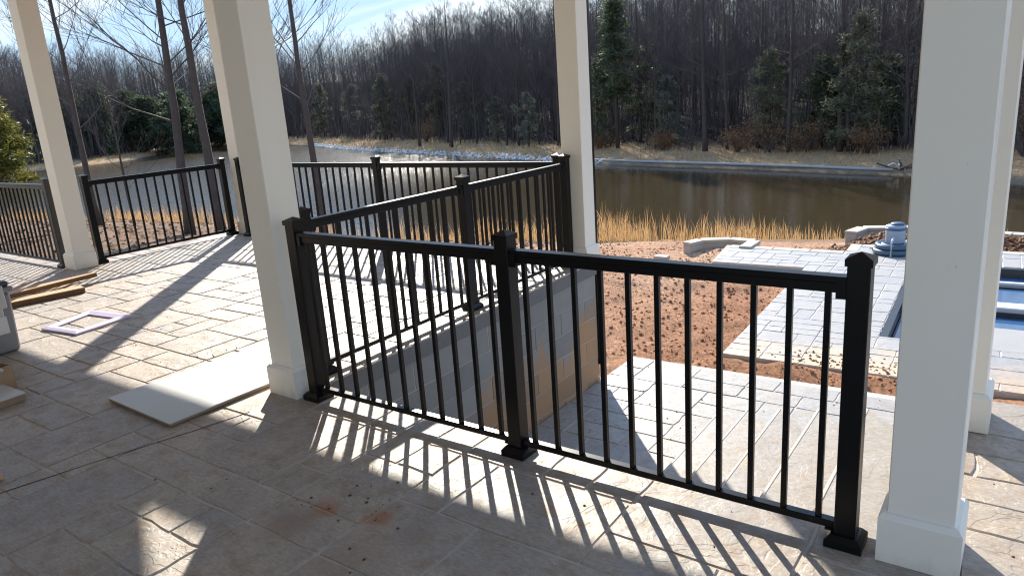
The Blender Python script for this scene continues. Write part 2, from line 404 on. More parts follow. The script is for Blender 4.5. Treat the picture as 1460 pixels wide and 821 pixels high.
kf = np.clip((DF-5)/3+fbm(GX*.2,GY*.2,3,8),0,1)[...,None]
kb = np.clip(.5+1.6*fbm(GX*.3,GY*.5,3,12),0,1)[...,None]
farc = (straw*kb+tanc*(1-kb))*(1-kf)+ffl*kf
kmud = np.clip((1.1-DF)/.8,0,1)[...,None]; farc = farc*(1-kmud)+mud*kmud
bounce_ground = np.clip((-4.5-GY)/2,0,1)[...,None]; nearc = nearc*(1-bounce_ground)+np.array([.55,.49,.39])*bounce_ground  # ground out of view, made pale to bounce light onto the columns
col = np.where(FARM[...,None], farc, nearc); col = np.where(INS[...,None], mud, col)
ny, nx = GX.shape
idx = np.arange(nx*ny).reshape(ny, nx)
F4 = np.stack([idx[:-1,:-1], idx[:-1,1:], idx[1:,1:], idx[1:,:-1]], -1).reshape(-1, 4)
me = np_mesh('ground', np.stack([GX, GY, GZ], -1), F4, M['ground'], True)
ca = me.color_attributes.new('Col', 'FLOAT_COLOR', 'POINT')
ca.data.foreach_set('color', np.concatenate([np.clip(col,0,1), np.ones(col.shape[:2]+(1,))], -1).astype(np.float32).ravel())
tag(link('ground', me), kind='structure')
wv = [(-150, 10, WZ), (100, 10, WZ), (100, 80, WZ), (-150, 80, WZ)]
tag(MB().add(wv, [(0,1,2,3)]).build('lake', M['water']), kind='structure')

# ------------------------------------------------------------------ paving
def ashlar(xl, yl, ok, rng, sizes):
    nx, ny = len(xl)-1, len(yl)-1
    used = np.zeros((nx, ny), bool); outr = []
    for j in range(ny):
        for i in range(nx):
            if used[i, j] or not ok(.5*(xl[i]+xl[i+1]), .5*(yl[j]+yl[j+1])): continue
            rng.shuffle(sizes)
            for (a, b_) in list(sizes)+[(2,1),(1,2),(1,1)]:
                if i+a > nx or j+b_ > ny or used[i:i+a, j:j+b_].any(): continue
                if all(ok(.5*(xl[u]+xl[u+1]), .5*(yl[v]+yl[v+1])) for u in range(i, i+a) for v in range(j, j+b_)):
                    used[i:i+a, j:j+b_] = True; outr.append((xl[i], xl[i+a], yl[j], yl[j+b_])); break
    return outr
_pc = {}
def slab_geo(w_, h_, var, gap, chip=.0045, thick=.012):
    rng = random.Random(var*7919+int(w_*1000)*31+int(h_*1000))
    ring = []
    def side(ax, ay, bx, by):
        for t in (0, .28+.1*rng.random(), .66+.1*rng.random()):
            ring.append([ax+(bx-ax)*t, ay+(by-ay)*t])
    hx, hy = w_/2-gap/2, h_/2-gap/2
    side(-hx,-hy,hx,-hy); side(hx,-hy,hx,hy); side(hx,hy,-hx,hy); side(-hx,hy,-hx,-hy)
    for q in ring:
        q[0] += rng.uniform(-chip, chip); q[1] += rng.uniform(-chip, chip)
    n = len(ring); ins_ = .0055
    top = []
    for q in ring:
        top.append((q[0]-math.copysign(min(ins_, abs(q[0])), q[0])*(abs(q[0]) > hx*.8)*rng.uniform(.5,1.5), q[1]-math.copysign(ins_, q[1])*(abs(q[1]) > hy*.8)*rng.uniform(.5,1.5), rng.uniform(-.0006,.0006)))
    vs = top+[(q[0], q[1], -.007) for q in ring]+[(q[0], q[1], -thick) for q in ring]
    fs = [tuple(range(n))]+[(i, n+i, n+(i+1)%n, (i+1)%n) for i in range(n)]+[(n+i, 2*n+i, 2*n+(i+1)%n, n+(i+1)%n) for i in range(n)]
    return vs, fs
def pave(rects, z, material, parent, base, gap=.007, limit=295, frame=None):
    """lay the stones: the nearest ones in view are objects, the rest one joined part"""
    def score(r):
        cx, cy = (r[0]+r[1])/2, (r[2]+r[3])/2
        wx, wy = (cx, cy) if frame is None else frame(cx, cy)
        v = np.array([wx, wy, z])-CAM; dz = v@_F
        if dz < .2: return 1e6
        px, py = (v@_R2)/dz, (v@_U2)/dz
        out_ = max(0, abs(px)-.76)+max(0, abs(py)-.48)
        return np.linalg.norm(v)/math.sqrt((r[1]-r[0])*(r[3]-r[2])) + (1000+out_*100 if out_ > 0 else 0)
    rects = sorted(rects, key=score)
    rest = MB(); nr = 0
    for i, r in enumerate(rects):
        w_, h_ = round(r[1]-r[0], 3), round(r[3]-r[2], 3)
        cx, cy = (r[0]+r[1])/2, (r[2]+r[3])/2; dz = random.uniform(-.0012, .0012)
        if i < limit and score(r) < 1000:
            key = (w_, h_, random.randrange(3), material.name)
            if key not in _pc:
                vs, fs = slab_geo(w_, h_, key[2], gap); _pc[key] = MB().add(vs, fs).mesh('paver', material)
            link('paver', _pc[key], parent, (cx, cy, z+dz))
        else:
            vs, fs = slab_geo(w_, h_, i % 3, gap); rest.add([(a+cx, b_+cy, c_+z+dz) for a, b_, c_ in vs], fs); nr += 1
    if nr: tag(rest.build('paver', material, parent), kind='stuff')
def lines(*spans):
    o = []
    for a, b_, n in spans: o += list(np.linspace(a, b_, n+1)[(1 if o else 0):])
    return o
SZ = [(3,2),(2,2),(2,3),(2,1),(3,1),(2,1),(1,2),(2,1),(2,2),(1,1),(1,1)]
# the porch floor: slab body + stones
DE = .075                                   # edge of the deck beside the stair well
def deck_ok(x, y):
    if x < -6.95: return y < 1.26
    if x < -1.45: return y < 3.36
    if x < 1.43: return y < DE
    return y < 1.45
FP = [(-14,-6),(8,-6),(8,1.45),(1.43,1.45),(1.43,DE),(-1.45,DE),(-1.45,3.36),(-6.95,3.36),(-6.95,1.26),(-14,1.26)]
floor_ = tag(MB().prism(FP, -.12, -.0125).build('porch_floor', M['edge_shade']), kind='structure')
MB().prism([(-14,-6),(8,-6),(8,1.447),(1.433,1.447),(1.433,DE-.003),(-1.453,DE-.003),(-1.453,3.357),(-6.947,3.357),(-6.947,1.257),(-14,1.257)], -.012, -.0055).build('grout', M['mortar'], floor_)
dx = lines((-14,-6.95,26),(-6.95,-1.45,26),(-1.45,1.43,14),(1.43,8,31)); dy = lines((-3.6,DE,18),(DE,1.26,6),(1.26,1.45,1),(1.45,3.36,9))
stones = ashlar(dx, dy, deck_ok, random.Random(5), SZ)
pave(stones, 0, M['deck'], floor_, -.006)
# saw cut running across the porch
tag(MB().tube([(-1.86,-1.6,.0005),(-1.80,-1.364,.0005),(-1.712,-1.015,.0005),(-1.587,-.59,.0005),(-1.52,-.3,.0005)], .0022, 5).build('saw_cut', M['crumb'], floor_))
# lower patio
PZ = -1.158
patio = tag(MB().prism([(-1.46,.2),(6,.2),(6,4.35),(.95,4.10),(-1.46,4.03)], PZ-.16, PZ-.006).build('lower_patio', M['mortar']), kind='structure')
px_ = lines((-1.46,6,30)); py_ = lines((.24,4.0,15))
pave(ashlar(px_, py_, lambda x, y: y < 3.99 and (x < 1.45 or y > 1.3), random.Random(9), [(2,1),(1,1),(2,2),(1,2),(2,1)]), PZ, M['patio'], patio, 0)
# steps
stairs = thing('concrete_stairs', 'concrete stairs running down beside the block wall to the lower patio', 'stairs', (0,0,0))
for k in range(1, 6):
    xa, xb = 1.43-.306*k, 1.43-.306*(k-1)
    ya = lambda x: 1.25+1.02*(1.43-x)
    z1 = -.193*k
    mb = MB().prism([(xa, DE+.002), (xb-.002, DE+.002), (xb-.002, ya(xb)), (xa, ya(xa))], PZ-.1, z1)
    st_ = mb.build('step', M['tread'], stairs, bevel=.012)
    MB().prism([(xa-.006, DE+.004), (xa+.012, DE+.004), (xa+.012, ya(xa+.012)-.004), (xa-.006, ya(xa)-.004)], z1-.02, z1+.003).build('nosing_highlight', M['nosing_highlight'], st_, bevel=.004)
# stair riser face under the deck edge + foundation under the porch
wall = thing('block_wall', 'grey concrete block wall stained with clay below the porch edge', 'wall', (0,0,0))
MB().box(-1.75,-1.4725,DE-.1,3.32,-1.6,-.122).build('core', M['concrete'], wall)
nb = 8; bl = (3.31-DE)/nb; cache = {}
for c_ in range(6):
    z1 = -.124-.2*c_; z0 = max(z1-.2, -1.30)
    off = 0 if c_ % 2 == 0 else .5
    for i in range(nb+1):
        y0 = DE+(i-off)*bl; y1 = y0+bl; y0 = max(y0, DE); y1 = min(y1, 3.31)
        if y1-y0 < .05: continue
        key = (round(y1-y0, 3), round(z1-z0, 3))
        if key not in cache:
            a, b_ = key; cache[key] = MB().box(-.03, 0, -a/2+.004, a/2-.004, -b_/2+.004, b_/2-.004).mesh('block', M['block'], bevel=.0025)
        link('block', cache[key], wall, (-1.468+random.uniform(-.002,.002), (y0+y1)/2, (z0+z1)/2))
# end blocks at the far corner of that wall
for c_ in range(6):
    z1 = -.124-.2*c_
    MB().box(-1.75,-1.472,3.322,3.345,z1-.196,z1-.004).build('block', M['block'], wall)
found = tag(MB().box(-6.9,-1.76,3.2,3.3,-1.8,-.122).box(-14,-6.96,1.1,1.2,-1.8,-.122).box(-6.9,-6.86,1.22,3.19,-1.8,-.122).box(1.45,8,1.3,1.4,-1.8,-.122).box(-1.4,1.42,-.05,DE-.02,-1.8,-.122).build('foundation_wall', M['concrete']), kind='structure')

# pool deck
prot = R(2.2); PD0 = (-.735, 4.58)
def pf(x, y): return (PD0[0]+math.cos(prot)*x-math.sin(prot)*y, PD0[1]+math.sin(prot)*x+math.cos(prot)*y)
PDZ = -1.20
pd = MB()
pd.prism([(0,0),(9,0),(9,1.05),(1.32,1.05),(1.32,4.6),(9,4.6),(9,5.6),(.9-.55,5.6),(.35,5.05),(-.15,5.05),(-1.5,5.05),(-1.36,3.82),(0,3.82)], PDZ-.075, PDZ-.006)
pdo = pd.build('pool_deck', M['mortar'], None, (*PD0, 0)); pdo.rotation_euler = (0, 0, prot); tag(pdo, kind='structure')
qx = lines((-1.36,0,7),(0,1.32,7),(1.32,9,36)); qy = lines((.0,1.05,6),(1.05,3.82,15),(3.82,4.6,4),(4.6,4.85,1),(4.85,5.4,2))
def pd_ok(x, y):
    if x < 0: return 3.82 < y < 4.85
    if 1.32 < x: return y < 1.05 or 4.6 < y < 5.4
    return y < 4.85 if x < .35 else y < 5.4
pave(ashlar(qx, qy, pd_ok, random.Random(3), [(2,1),(2,2),(2,1),(1,1),(1,2)]), PDZ, M['pooldeck'], pdo, 0, frame=pf)
for (a, b_, c_, d_) in [(-1.42,-.72,4.856,5.05),(-.716,-.15,4.856,5.05),(-.146,.345,4.856,5.05),(.352,.52,5.056,5.59),(.525,2.2,5.405,5.59),(2.205,4.5,5.405,5.59)]:
    MB().box(a, b_, c_, d_, PDZ-.05, PDZ+.004).build('border_slab', M['border'], pdo, bevel=.008)
# swimming pool: basin, water, ledge, beams
pool = thing('swimming_pool', 'half finished swimming pool with blue water and shaded edges in the pale deck', 'swimming pool', (*PD0, 0), prot)
MB().box(1.325,1.40,1.06,4.595,-2.2,PDZ-.004).box(1.41,9,4.50,4.59,-2.2,PDZ-.004).build('basin_wall', M['pool_shade'], pool)
MB().box(1.325,9,1.056,1.10,-2.2,PDZ-.002).build('near_basin_wall', M['poolgrey'], pool)
MB().box(1.41,9,1.11,4.49,-2.1,-1.325).build('pool_water', M['poolblue'], pool)
MB().box(1.74,9,1.12,2.02,-1.9,-1.27).build('ledge', M['poolgrey'], pool, bevel=.01)
MB().box(1.50,9,2.70,2.94,-1.9,-1.235).build('dividing_beam', M['pale'], pool, bevel=.01)
MB().box(1.42,9,2.595,2.615,-1.7,-1.26).build('beam_shade', M['pool_shade'], pool)  # dark slab standing for the shadow on the beam front
MB().box(1.42,9,4.0,4.08,-1.9,-1.27).build('far_beam', M['pale'], pool, bevel=.008)
MB().box(1.42,9,3.90,3.99,-1.9,-1.30).build('beam_shade', M['pool_shade'], pool)  # same painted shadow before the far beam
fl = MB()
for i in range(40):
    x, y = random.uniform(1.9,4.5), random.uniform(3.0,3.3)
    fl.lathe([(.02*random.uniform(.6,2.2),-1.324),(.015,-1.317)], 6, (x, y))
tag(fl.build('floating_foam', M['rag'], pool), kind='stuff')

# ------------------------------------------------------------------ columns
def column(label, x0, x1, y0, y1, ztop=3.399):
    cx, cy = (x0+x1)/2, (y0+y1)/2
    t = thing('porch_column', label, 'column', (cx, cy, 0), 0, 'white square porch columns')
    a, b_ = (x1-x0)/2, (y1-y0)/2
    s_ = .022
    MB().box(-a+s_, a-s_, -b_+s_, b_-s_, .1, ztop).build('shaft', M['white'], t, bevel=.003)
    pl = MB()
    n = 4
    prof = [(0, .001), (0, .152), (.012, .168), (s_+.001, .170)]
    vs = []
    for (ins_, z) in prof:
        vs += [(-a+ins_, -b_+ins_, z), (a-ins_, -b_+ins_, z), (a-ins_, b_-ins_, z), (-a+ins_, b_-ins_, z)]
    fs = [(i*4+k, i*4+(k+1) % 4, (i+1)*4+(k+1) % 4, (i+1)*4+k) for i in range(3) for k in range(4)]+[(3,2,1,0)]
    pl.add(vs, fs).build('plinth', M['white'], t)
    return t
column('white square porch column at the near end of the black railing, largest in view', 1.422, 1.652, -.05, .18)
column('white porch column beside the end of the white board, with dark front face', -1.645, -1.415, -.075, .155)
column('white porch column at the far corner of the stair well, in front of the brown water', -1.665, -1.418, 3.10, 3.33)
column('white porch column with a sunlit deck before it, above the stacked timber at left', -6.85, -6.61, 1.13, 1.37)
column('white porch column half hidden behind the nearer column, beside two tree trunks', -6.66, -6.42, 3.185, 3.425)
column('white porch column partly hidden behind the largest column, right edge of picture', 1.42, 1.665, 1.06, 1.30)

# roof over the porch (out of frame; it casts the deep shade on the floor)
H = 3.40; YE = -.40+1.272*H
roof = MB()
sun_gap = [(-5.12,3.31),(-4.38,3.31),(-4.08,2.80)]
# outline with triangular gap added for the sun patch below, cut as strips
x0, x1 = -8.3, 3.0
outer = [(x0,-6.2),(x1,-6.2),(x1,YE),(x0,YE)]
V2 = outer+sun_gap; tris = [(0,1,6),(1,2,6),(6,2,5),(2,3,5),(5,3,4),(3,0,4),(0,6,4)]
for z in (H, H+.06): roof.add([(x, y, z) for x, y in V2], tris)
nv = 7; roof.add([(x, y, z) for z in (H, H+.06) for x, y in V2], [(a, b_, b_+nv, a+nv) for a, b_ in ((0,1),(1,2),(2,3),(3,0),(4,5),(5,6),(6,4))])
tag(roof.build('porch_roof', M['roofw']), kind='structure')
tag(MB().box(-14,-.4,-4.75,-4.6,-1,3.9).build('unseen_house_wall', M['siding']), kind='structure')  # out of view behind the camera, added to limit light on the porch

# downspout on the far corner column
ds = thing('downspout', 'black downspout running down behind the corner column to the clay', 'downspout', (-1.468, 3.345, 0))
MB().box(-.019,.019,-.019,.019,-.96,3.3).build('pipe', M['black'], ds, bevel=.004)
MB().box(-.024,.024,-.024,.024,-1.0,-.94).build('outlet', M['black'], ds, bevel=.004)

# ------------------------------------------------------------------ railings
me_base = MB()
for (a, z0, z1) in ((.0575,.0,.018),):
    me_base.box(-a,a,-a,a,.0008,.026)
me_base.add([(-.0575,-.0575,.026),(.0575,-.0575,.026),(.0575,.0575,.026),(-.0575,.0575,.026),(-.042,-.042,.044),(.042,-.042,.044),(.042,.042,.044),(-.042,.042,.044)],
    [(0,1,5,4),(1,2,6,5),(2,3,7,6),(3,0,4,7),(4,5,6,7)])
ME_BASE = me_base.mesh('base_plate', M['black'])
ME_POST = MB().box(-.033,.033,-.033,.033,.002,.955).mesh('post', M['black'], bevel=.003)
cap = MB().box(-.039,.039,-.039,.039,.952,.974)
cap.add([(-.039,-.039,.974),(.039,-.039,.974),(.039,.039,.974),(-.039,.039,.974),(0,0,.992)], [(0,1,4),(1,2,4),(2,3,4),(3,0,4)])
ME_CAP = cap.mesh('post_cap', M['black'])
ME_BAL = MB().box(-.0095,.0095,-.0095,.0095,.074,.866).mesh('baluster', M['black'], bevel=.0012)
def railing(name_label, start, end, posts, bays):
    """posts: distances of posts; bays: list of (d0,d1,nbalusters) between post centres; d along start->end"""
    sx_, sy_ = start; ex, ey = end
    ang = math.atan2(ey-sy_, ex-sx_)
    t = thing('porch_railing', name_label, 'railing', (sx_, sy_, 0), ang, 'black metal porch railings')
    for d in posts:
        p_ = link('post', ME_POST, t, (d, 0, 0)); link('post_cap', ME_CAP, p_); link('base_plate', ME_BASE, p_)
    for (d0, d1, n, bs) in bays:
        a, b_ = d0+.033, d1-.033
        tr = MB().box(a, b_, -.0235, .0235, .894, .914).box(a, b_, -.019, .019, .862, .8938)
        tr.build('top_rail', M['black'], t, bevel=.002)
        br = MB().box(a, b_, -.0165, .0165, .050, .0765); br.build('bottom_rail', M['black'], t, bevel=.002)
        for e in (a, b_-.03):   # brackets
            MB().box(e, e+.03, -.026, .026, .846, .9).build('bracket', M['black'], t); MB().box(e, e+.03, -.02, .02, .042, .0505).build('bracket', M['black'], t)
        for bd in bs: link('baluster', ME_BAL, t, (bd, 0, 0))
BAY = 1.3246
sp = .11475
railing('black railing nearest the camera, three posts along the edge above the stairs', (-BAY, 0), (BAY, 0), [0, BAY, 2*BAY],
    [(0, BAY, 11, [.0873+sp*k for k in range(11)]), (BAY, 2*BAY, 11, [BAY+.0888+sp*k for k in range(11)])])
Y1, Y2, Y3 = .264, 1.68189, 3.07
def even(d0, d1, n): return [d0+(d1-d0)*(k+1)/(n+1) for k in range(n)]
railing('black railing along the top of the block wall, seen through the nearest railing', (-1.58467, Y1), (-1.58467, Y3), [0, Y2-Y1, Y3-Y1],
    [(0, Y2-Y1, 11, even(0, Y2-Y1, 11)), (Y2-Y1, Y3-Y1, 11, even(Y2-Y1, Y3-Y1, 11))])
XF0, XFM, XF1 = -6.36, -3.94657, -1.70
railing('long black railing at the far edge of the porch in front of the water', (XF0, 3.145), (XF1, 3.145), [0, XFM-XF0, XF1-XF0],
    [(0, XFM-XF0, 20, even(0, XFM-XF0, 20)), (XFM-XF0, XF1-XF0, 19, even(XFM-XF0, XF1-XF0, 19))])
railing('short black railing between the two left columns, tree trunks behind it', (-6.70976, 1.449), (-6.70976, 3.13), [0, 1.681],
    [(0, 1.681, 14, even(0, 1.681, 14))])
railing('black railing leaving the picture at its left edge', (-9.2, 1.17), (-6.955, 1.17), [0, 2.245],
    [(0, 2.245, 19, even(0, 2.245, 19))])

# ------------------------------------------------------------------ things lying on the porch
bd = thing('white_board', 'long white board lying flat on the porch floor beside a column', 'board', (-2.405, -.598, .006), R(-2.0))
MB().prism([(0,0),(.677,0),(.66,1.22),(0.0,1.22)], .013, .019).build('face', M['board'], bd, bevel=.002)
MB().prism([(.003,.003),(.674,.003),(.657,1.217),(.003,1.217)], 0, .0129).build('backing', M['boardedge'], bd)
fr = thing('picture_frame', 'pale lavender empty frame lying on the sunlit porch floor', 'frame', (-4.43,-.115,.003), R(7))
fw, fh, fb = .452, .47, .092
def frame_side(p_, q_, pi, qi, h0=.022, h1=.010):
    return MB().add([(*p_,0),(*q_,0),(*q_,h0*.6),(*p_,h0*.6),(*pi,0),(*qi,0),(*qi,h1),(*pi,h1),(*(np.array(p_)*.65+np.array(pi)*.35),h0),(*(np.array(q_)*.65+np.array(qi)*.35),h0)],
        [(0,1,2,3),(3,2,9,8),(8,9,6,7),(7,6,5,4),(0,4,5,1),(0,3,8,7,4),(1,5,6,9,2)])
o4 = [(0,0),(fw,0),(fw-.02,fh),(-.10,fh)]; i4 = [(fb-.02,fb*.9),(fw-fb,fb*.9),(fw-fb-.03,fh-fb*.9),(fb-.10,fh-fb*.9)]
for k in range(4):
    frame_side(o4[k], o4[(k+1) % 4], i4[k], i4[(k+1) % 4]).build('frame_side', M['lav'], fr)
# timber
def plank(label, a, b_, wd, z0, z1, name='timber_plank', mt='wood'):
    a = np.array(a); b_ = np.array(b_); ln = np.linalg.norm(b_-a); ang = math.atan2(*(b_-a)[::-1])
    t = thing(name, label, 'plank', (a[0], a[1], z0), ang, 'timber offcuts by the plastic bin')
    MB().box(0, ln, 0, wd, .003, z1-z0).build('board', M[mt], t, bevel=.003)
    MB().box(.003, ln-.003, -.004, -.0005, .006, z1-z0-.004).build('dark_edge', M['darkwood'], t)  # thin darker strip along one side of the plank
    return t
plank('lower timber plank with a dark edge lying on the porch floor', (-5.50,-.02), (-5.38,.66), .15, .001, .052)
plank('upper pale timber plank resting across the lower one near the bin', (-5.62,.10), (-5.72,.94), .13, .053, .098)
cs = thing('cardboard_sheet', 'flat sheet of brown cardboard behind the timber planks', 'cardboard', (-6.35,.25,.001), R(20))
MB().box(0,.62,0,.42,.002,.010).build('sheet', M['card'], cs)
# plastic bin with latch and label
bn = thing('plastic_bin', 'grey plastic storage bin with a pale latch at the left edge', 'bin', (-4.0,-.875,0), R(2))
BH = .485
def taper(mb, x0, x1, y0, y1, z0, z1, t):
    return mb.add([(x0+t,y0+t,z0),(x1-t,y0+t,z0),(x1-t,y1-t,z0),(x0+t,y1-t,z0),(x0,y0,z1),(x1,y0,z1),(x1,y1,z1),(x0,y1,z1)],
        [(0,3,2,1),(4,5,6,7),(0,1,5,4),(1,2,6,5),(2,3,7,6),(3,0,4,7)])
taper(MB(), -.75, 0, 0, .48, .004, BH-.06, .012).build('tub', M['bin'], bn, bevel=.015)
MB().box(-.77,.015,-.015,.50,BH-.058,BH-.02).build('rim', M['bin'], bn, bevel=.008)
MB().box(-.76,.01,-.01,.49,BH-.019,BH+.02).build('lid', M['bindark'], bn, bevel=.018)
MB().box(.0155,.036,.345,.43,BH-.16,BH-.0).build('latch', M['latch'], bn, bevel=.006)
MB().box(.037,.046,.355,.395,BH-.21,BH-.04).build('latch_handle', M['latch'], bn, bevel=.004)
MB().box(-.006,.0015,.30,.42,BH-.34,BH-.22).build('paper_label', M['label'], bn)
MB().box(.0155,.03,.05,.13,BH-.16,BH-.0).build('latch', M['latch'], bn, bevel=.004)
cb = thing('cardboard_box', 'open cardboard box of pale scraps in front of the grey bin', 'box', (-3.14,-1.06,0), R(10))
MB().box(-.42,0,0,.008,.003,.15).box(-.42,-.412,.0085,.30,.003,.15).box(-.008,0,.0085,.30,.003,.15).box(-.42,0,.3005,.308,.003,.15).box(-.41,-.009,.009,.3,.003,.009).build('carton', M['card'], cb)
rg = MB()
for i in range(16):
    x, y = random.uniform(-.38,-.04), random.uniform(.04,.26); a = random.uniform(0, 6.3)
    rg.tube([(x, y, .13), (x+.04*math.cos(a), y+.04*math.sin(a), .17+random.uniform(0,.03)), (x+.09*math.cos(a+.6), y+.09*math.sin(a+.6), .14)], .012, 5)
tag(rg.build('scraps', M['rag'], cb, smooth=True), kind='stuff')
wb = thing('white_shelf_board', 'short white board with a raw brown edge at the lower left', 'board', (-2.895,-1.03,.001), R(2))
MB().box(-.5,0,0,.21,.04,.052).build('face', M['board'], wb, bevel=.002)
MB().box(-.498,-.002,.002,.208,.002,.0399).build('edge', M['boardedge'], wb)
yb = tag(MB().box(-1.955,-1.925,-1.34,-1.30,.001,.02).build('wood_offcut', M['wood'], bevel=.003), 'tiny yellow wood offcut on the shaded floor at left edge', 'offcut')
# crumbs of earth on the paving
cr = MB()
def lump(mb, x, y, z, r):
    a = random.uniform(0, 6.3); k = [random.uniform(.6, 1.3) for _ in range(6)]
    pts = [(r*k[0]*math.cos(a), r*k[0]*math.sin(a), 0), (r*k[1]*math.cos(a+1.57), r*k[1]*math.sin(a+1.57), 0), (r*k[2]*math.cos(a+3.14), r*k[2]*math.sin(a+3.14), 0), (r*k[3]*math.cos(a+4.7), r*k[3]*math.sin(a+4.7), 0), (0, 0, r*.7*k[4]), (0, 0, -r*.5)]
    mb.add([(x+p_[0], y+p_[1], z+p_[2]) for p_ in pts], [(0,1,4),(1,2,4),(2,3,4),(3,0,4),(1,0,5),(2,1,5),(3,2,5),(0,3,5)])
for (cx, cy, s_, n, rr) in [(-.36,-.60,.12,8,.007),(-.2,-.50,.1,4,.008),(-.44,-.73,.04,6,.006),(-.2,-.67,.05,7,.005),(-2.5,.05,.3,14,.006),(.25,-.25,.12,4,.006),(-3.3,.2,.5,18,.006),(.85,-.12,.2,4,.005),(-1.9,-.3,.12,6,.008),(-.8,-.7,.3,6,.006),(-.05,-.85,.06,3,.008),(1.9,.2,.2,5,.006)]:
    for i in range(n): lump(cr, random.gauss(cx, s_), random.gauss(cy, s_*.7), .001, rr*random.uniform(.4, 1.2))
tag(cr.build('earth_crumbs', M['crumb']), kind='stuff')
pc_ = MB()
for i in range(150):
    x, y = random.gauss(1.15,.28), random.gauss(.16,.12); X_, Y_ = pf(x, y)
    if y > .02: lump(pc_, X_, Y_, PDZ+.001, random.uniform(.006,.022))
for i in range(60): lump(pc_, random.uniform(-1.4,.9), random.uniform(2.2,3.95), PZ+.001, random.uniform(.004,.012))
tag(pc_.build('clay_crumbs', M['clod']), kind='stuff')

# ------------------------------------------------------------------ beyond the pool
rx, ry = .09, 9.72
hr = thing('hose_reel', 'blue grey drum on a stack of coiled blue hose at the pool deck edge', 'hose reel', (rx, ry, PDZ))
for k, (ro, z) in enumerate([(.27,.045),(.235,.12)]):
    pts = [(ro*math.cos(a), ro*math.sin(a), z) for a in np.linspace(0, 2*math.pi, 29)]
    MB().tube(pts, .042, 8, False).tube([(q[0]*.68, q[1]*.68, q[2]) for q in pts], .042, 8, False).build('hose_coil', M['hose'], hr, smooth=True)
MB().box(-.33,.36,-.10,-.03,.062,.082).build('strap', M['drum'], hr)
MB().lathe([(.128,.155),(.135,.18),(.142,.40),(.138,.42),(.10,.435)], 22).build('drum', M['drum'], hr, smooth=True)
MB().lathe([(.146,.36),(.152,.37),(.152,.385),(.146,.395)], 22).build('drum_band', M['hose'], hr, smooth=True)
MB().lathe([(.09,.435),(.095,.45),(.09,.46)], 18, (.02,0)).build('drum_cap', M['hose'], hr, smooth=True)
MB().tube([(.0,-.345,.0),(.0,-.335,.22),(.0,-.14,.27)], .016, 8).build('pipe', M['pale'], hr, smooth=True)
# low retaining walls
def low_wall(label, path, zt, wd, hgt):
    t = thing('retaining_wall', label, 'retaining wall', (path[0][0], path[0][1], zt))
    p0 = np.array(path[0])
    for a, b_ in zip(path[:-1], path[1:]):
        a = np.array(a)-p0; b_ = np.array(b_)-p0; d = b_-a; ln = np.linalg.norm(d); d /= ln; nn = np.array([-d[1], d[0]])
        k = max(1, int(ln/.62)); 
        for i in range(k):
            u = a+d*(ln*i/k+.004); v = a+d*(ln*(i+1)/k-.004)
            q = [u-nn*wd/2, v-nn*wd/2, v+nn*wd/2, u+nn*wd/2]
            MB().prism([tuple(e) for e in q], -.05, random.uniform(-.002,.002)).build('cap_stone', M['border'], t, bevel=.006)
            q = [u-nn*wd*.42, v-nn*wd*.42, v+nn*wd*.42, u+nn*wd*.42]
            MB().prism([tuple(e) for e in q], -hgt, -.052).build('block', M['concrete'], t, bevel=.004)
low_wall('low pale block wall round the clay bed left of the pool deck', [(-2.06,9.35),(-2.06,9.88),(-2.5,9.93),(-2.95,9.72),(-3.08,9.40)], -1.165, .2, .5)
low_wall('low pale block wall behind the red mulch, left of the largest column', [(-.98,12.1),(-.85,12.6),(.1,12.9),(1.5,12.6),(6,12.3)], -1.38, .24, .6)
tag(MB().box(-3.32,-3.08,8.55,8.7,gz(-3.2,8.6)-.05,gz(-3.2,8.6)+.10).build('loose_block', M['border'], bevel=.01), 'loose pale block lying on the clay beside the low wall', 'block')

# clay clods and leaf litter
def scatter_lumps(name, n, gen, mt, label=None):
    base = np.array([(1,0,0),(0,1,0),(-1,0,0),(0,-1,0),(0,0,.8),(0,0,-.5)], float); bf = np.array([(0,1,4),(1,2,4),(2,3,4),(3,0,4),(1,0,5),(2,1,5),(3,2,5),(0,3,5)])
    P = gen(n); n = len(P)
    V = np.tile(base, (n,1,1))*(1+.45*RNG.uniform(-1,1,(n,6,1)))*P[:,None,3:4]
    a = RNG.uniform(0, 6.3, n); c_, s_ = np.cos(a), np.sin(a)
    V = np.stack([V[...,0]*c_[:,None]-V[...,1]*s_[:,None], V[...,0]*s_[:,None]+V[...,1]*c_[:,None], V[...,2]], -1)+P[:,None,:3]
    F_ = (bf[None]+6*np.arange(n)[:,None,None]).reshape(-1,3)
    return tag(link(name, np_mesh(name, V, F_, mt)), kind='stuff')
def gen_clods(n):
    x = RNG.uniform(-6.5,1.2,n*3); y = RNG.uniform(3.4,12,n*3)
    keep = ~((x>-1.5)&(y<4.15)) & ~((x>-.8)&(y>4.5)) & ~((x>-2.3)&(y>8.2)&(y<9.75)) & (vnoise(x*1.3,y*1.3,4)>.35)
    keep |= (x>-.9)&(y>4.15)&(y<4.52)
    x, y = x[keep][:n], y[keep][:n]; z, *_ = terrain(x, y)
    r = .006+.024*RNG.random(len(x))**5
    return np.stack([x, y, z+r*.2, r], 1)
scatter_lumps('clay_clods', 8000, gen_clods, M['clod'])
def gen_mulch(n):
    x = RNG.uniform(-1.3,4,n); y = RNG.uniform(10.3,12.2,n); z, *_ = terrain(x, y); r = RNG.uniform(.015,.05,n)
    return np.stack([x, y, z+.005, r], 1)
scatter_lumps('bark_mulch', 1800, gen_mulch, M['russet'])
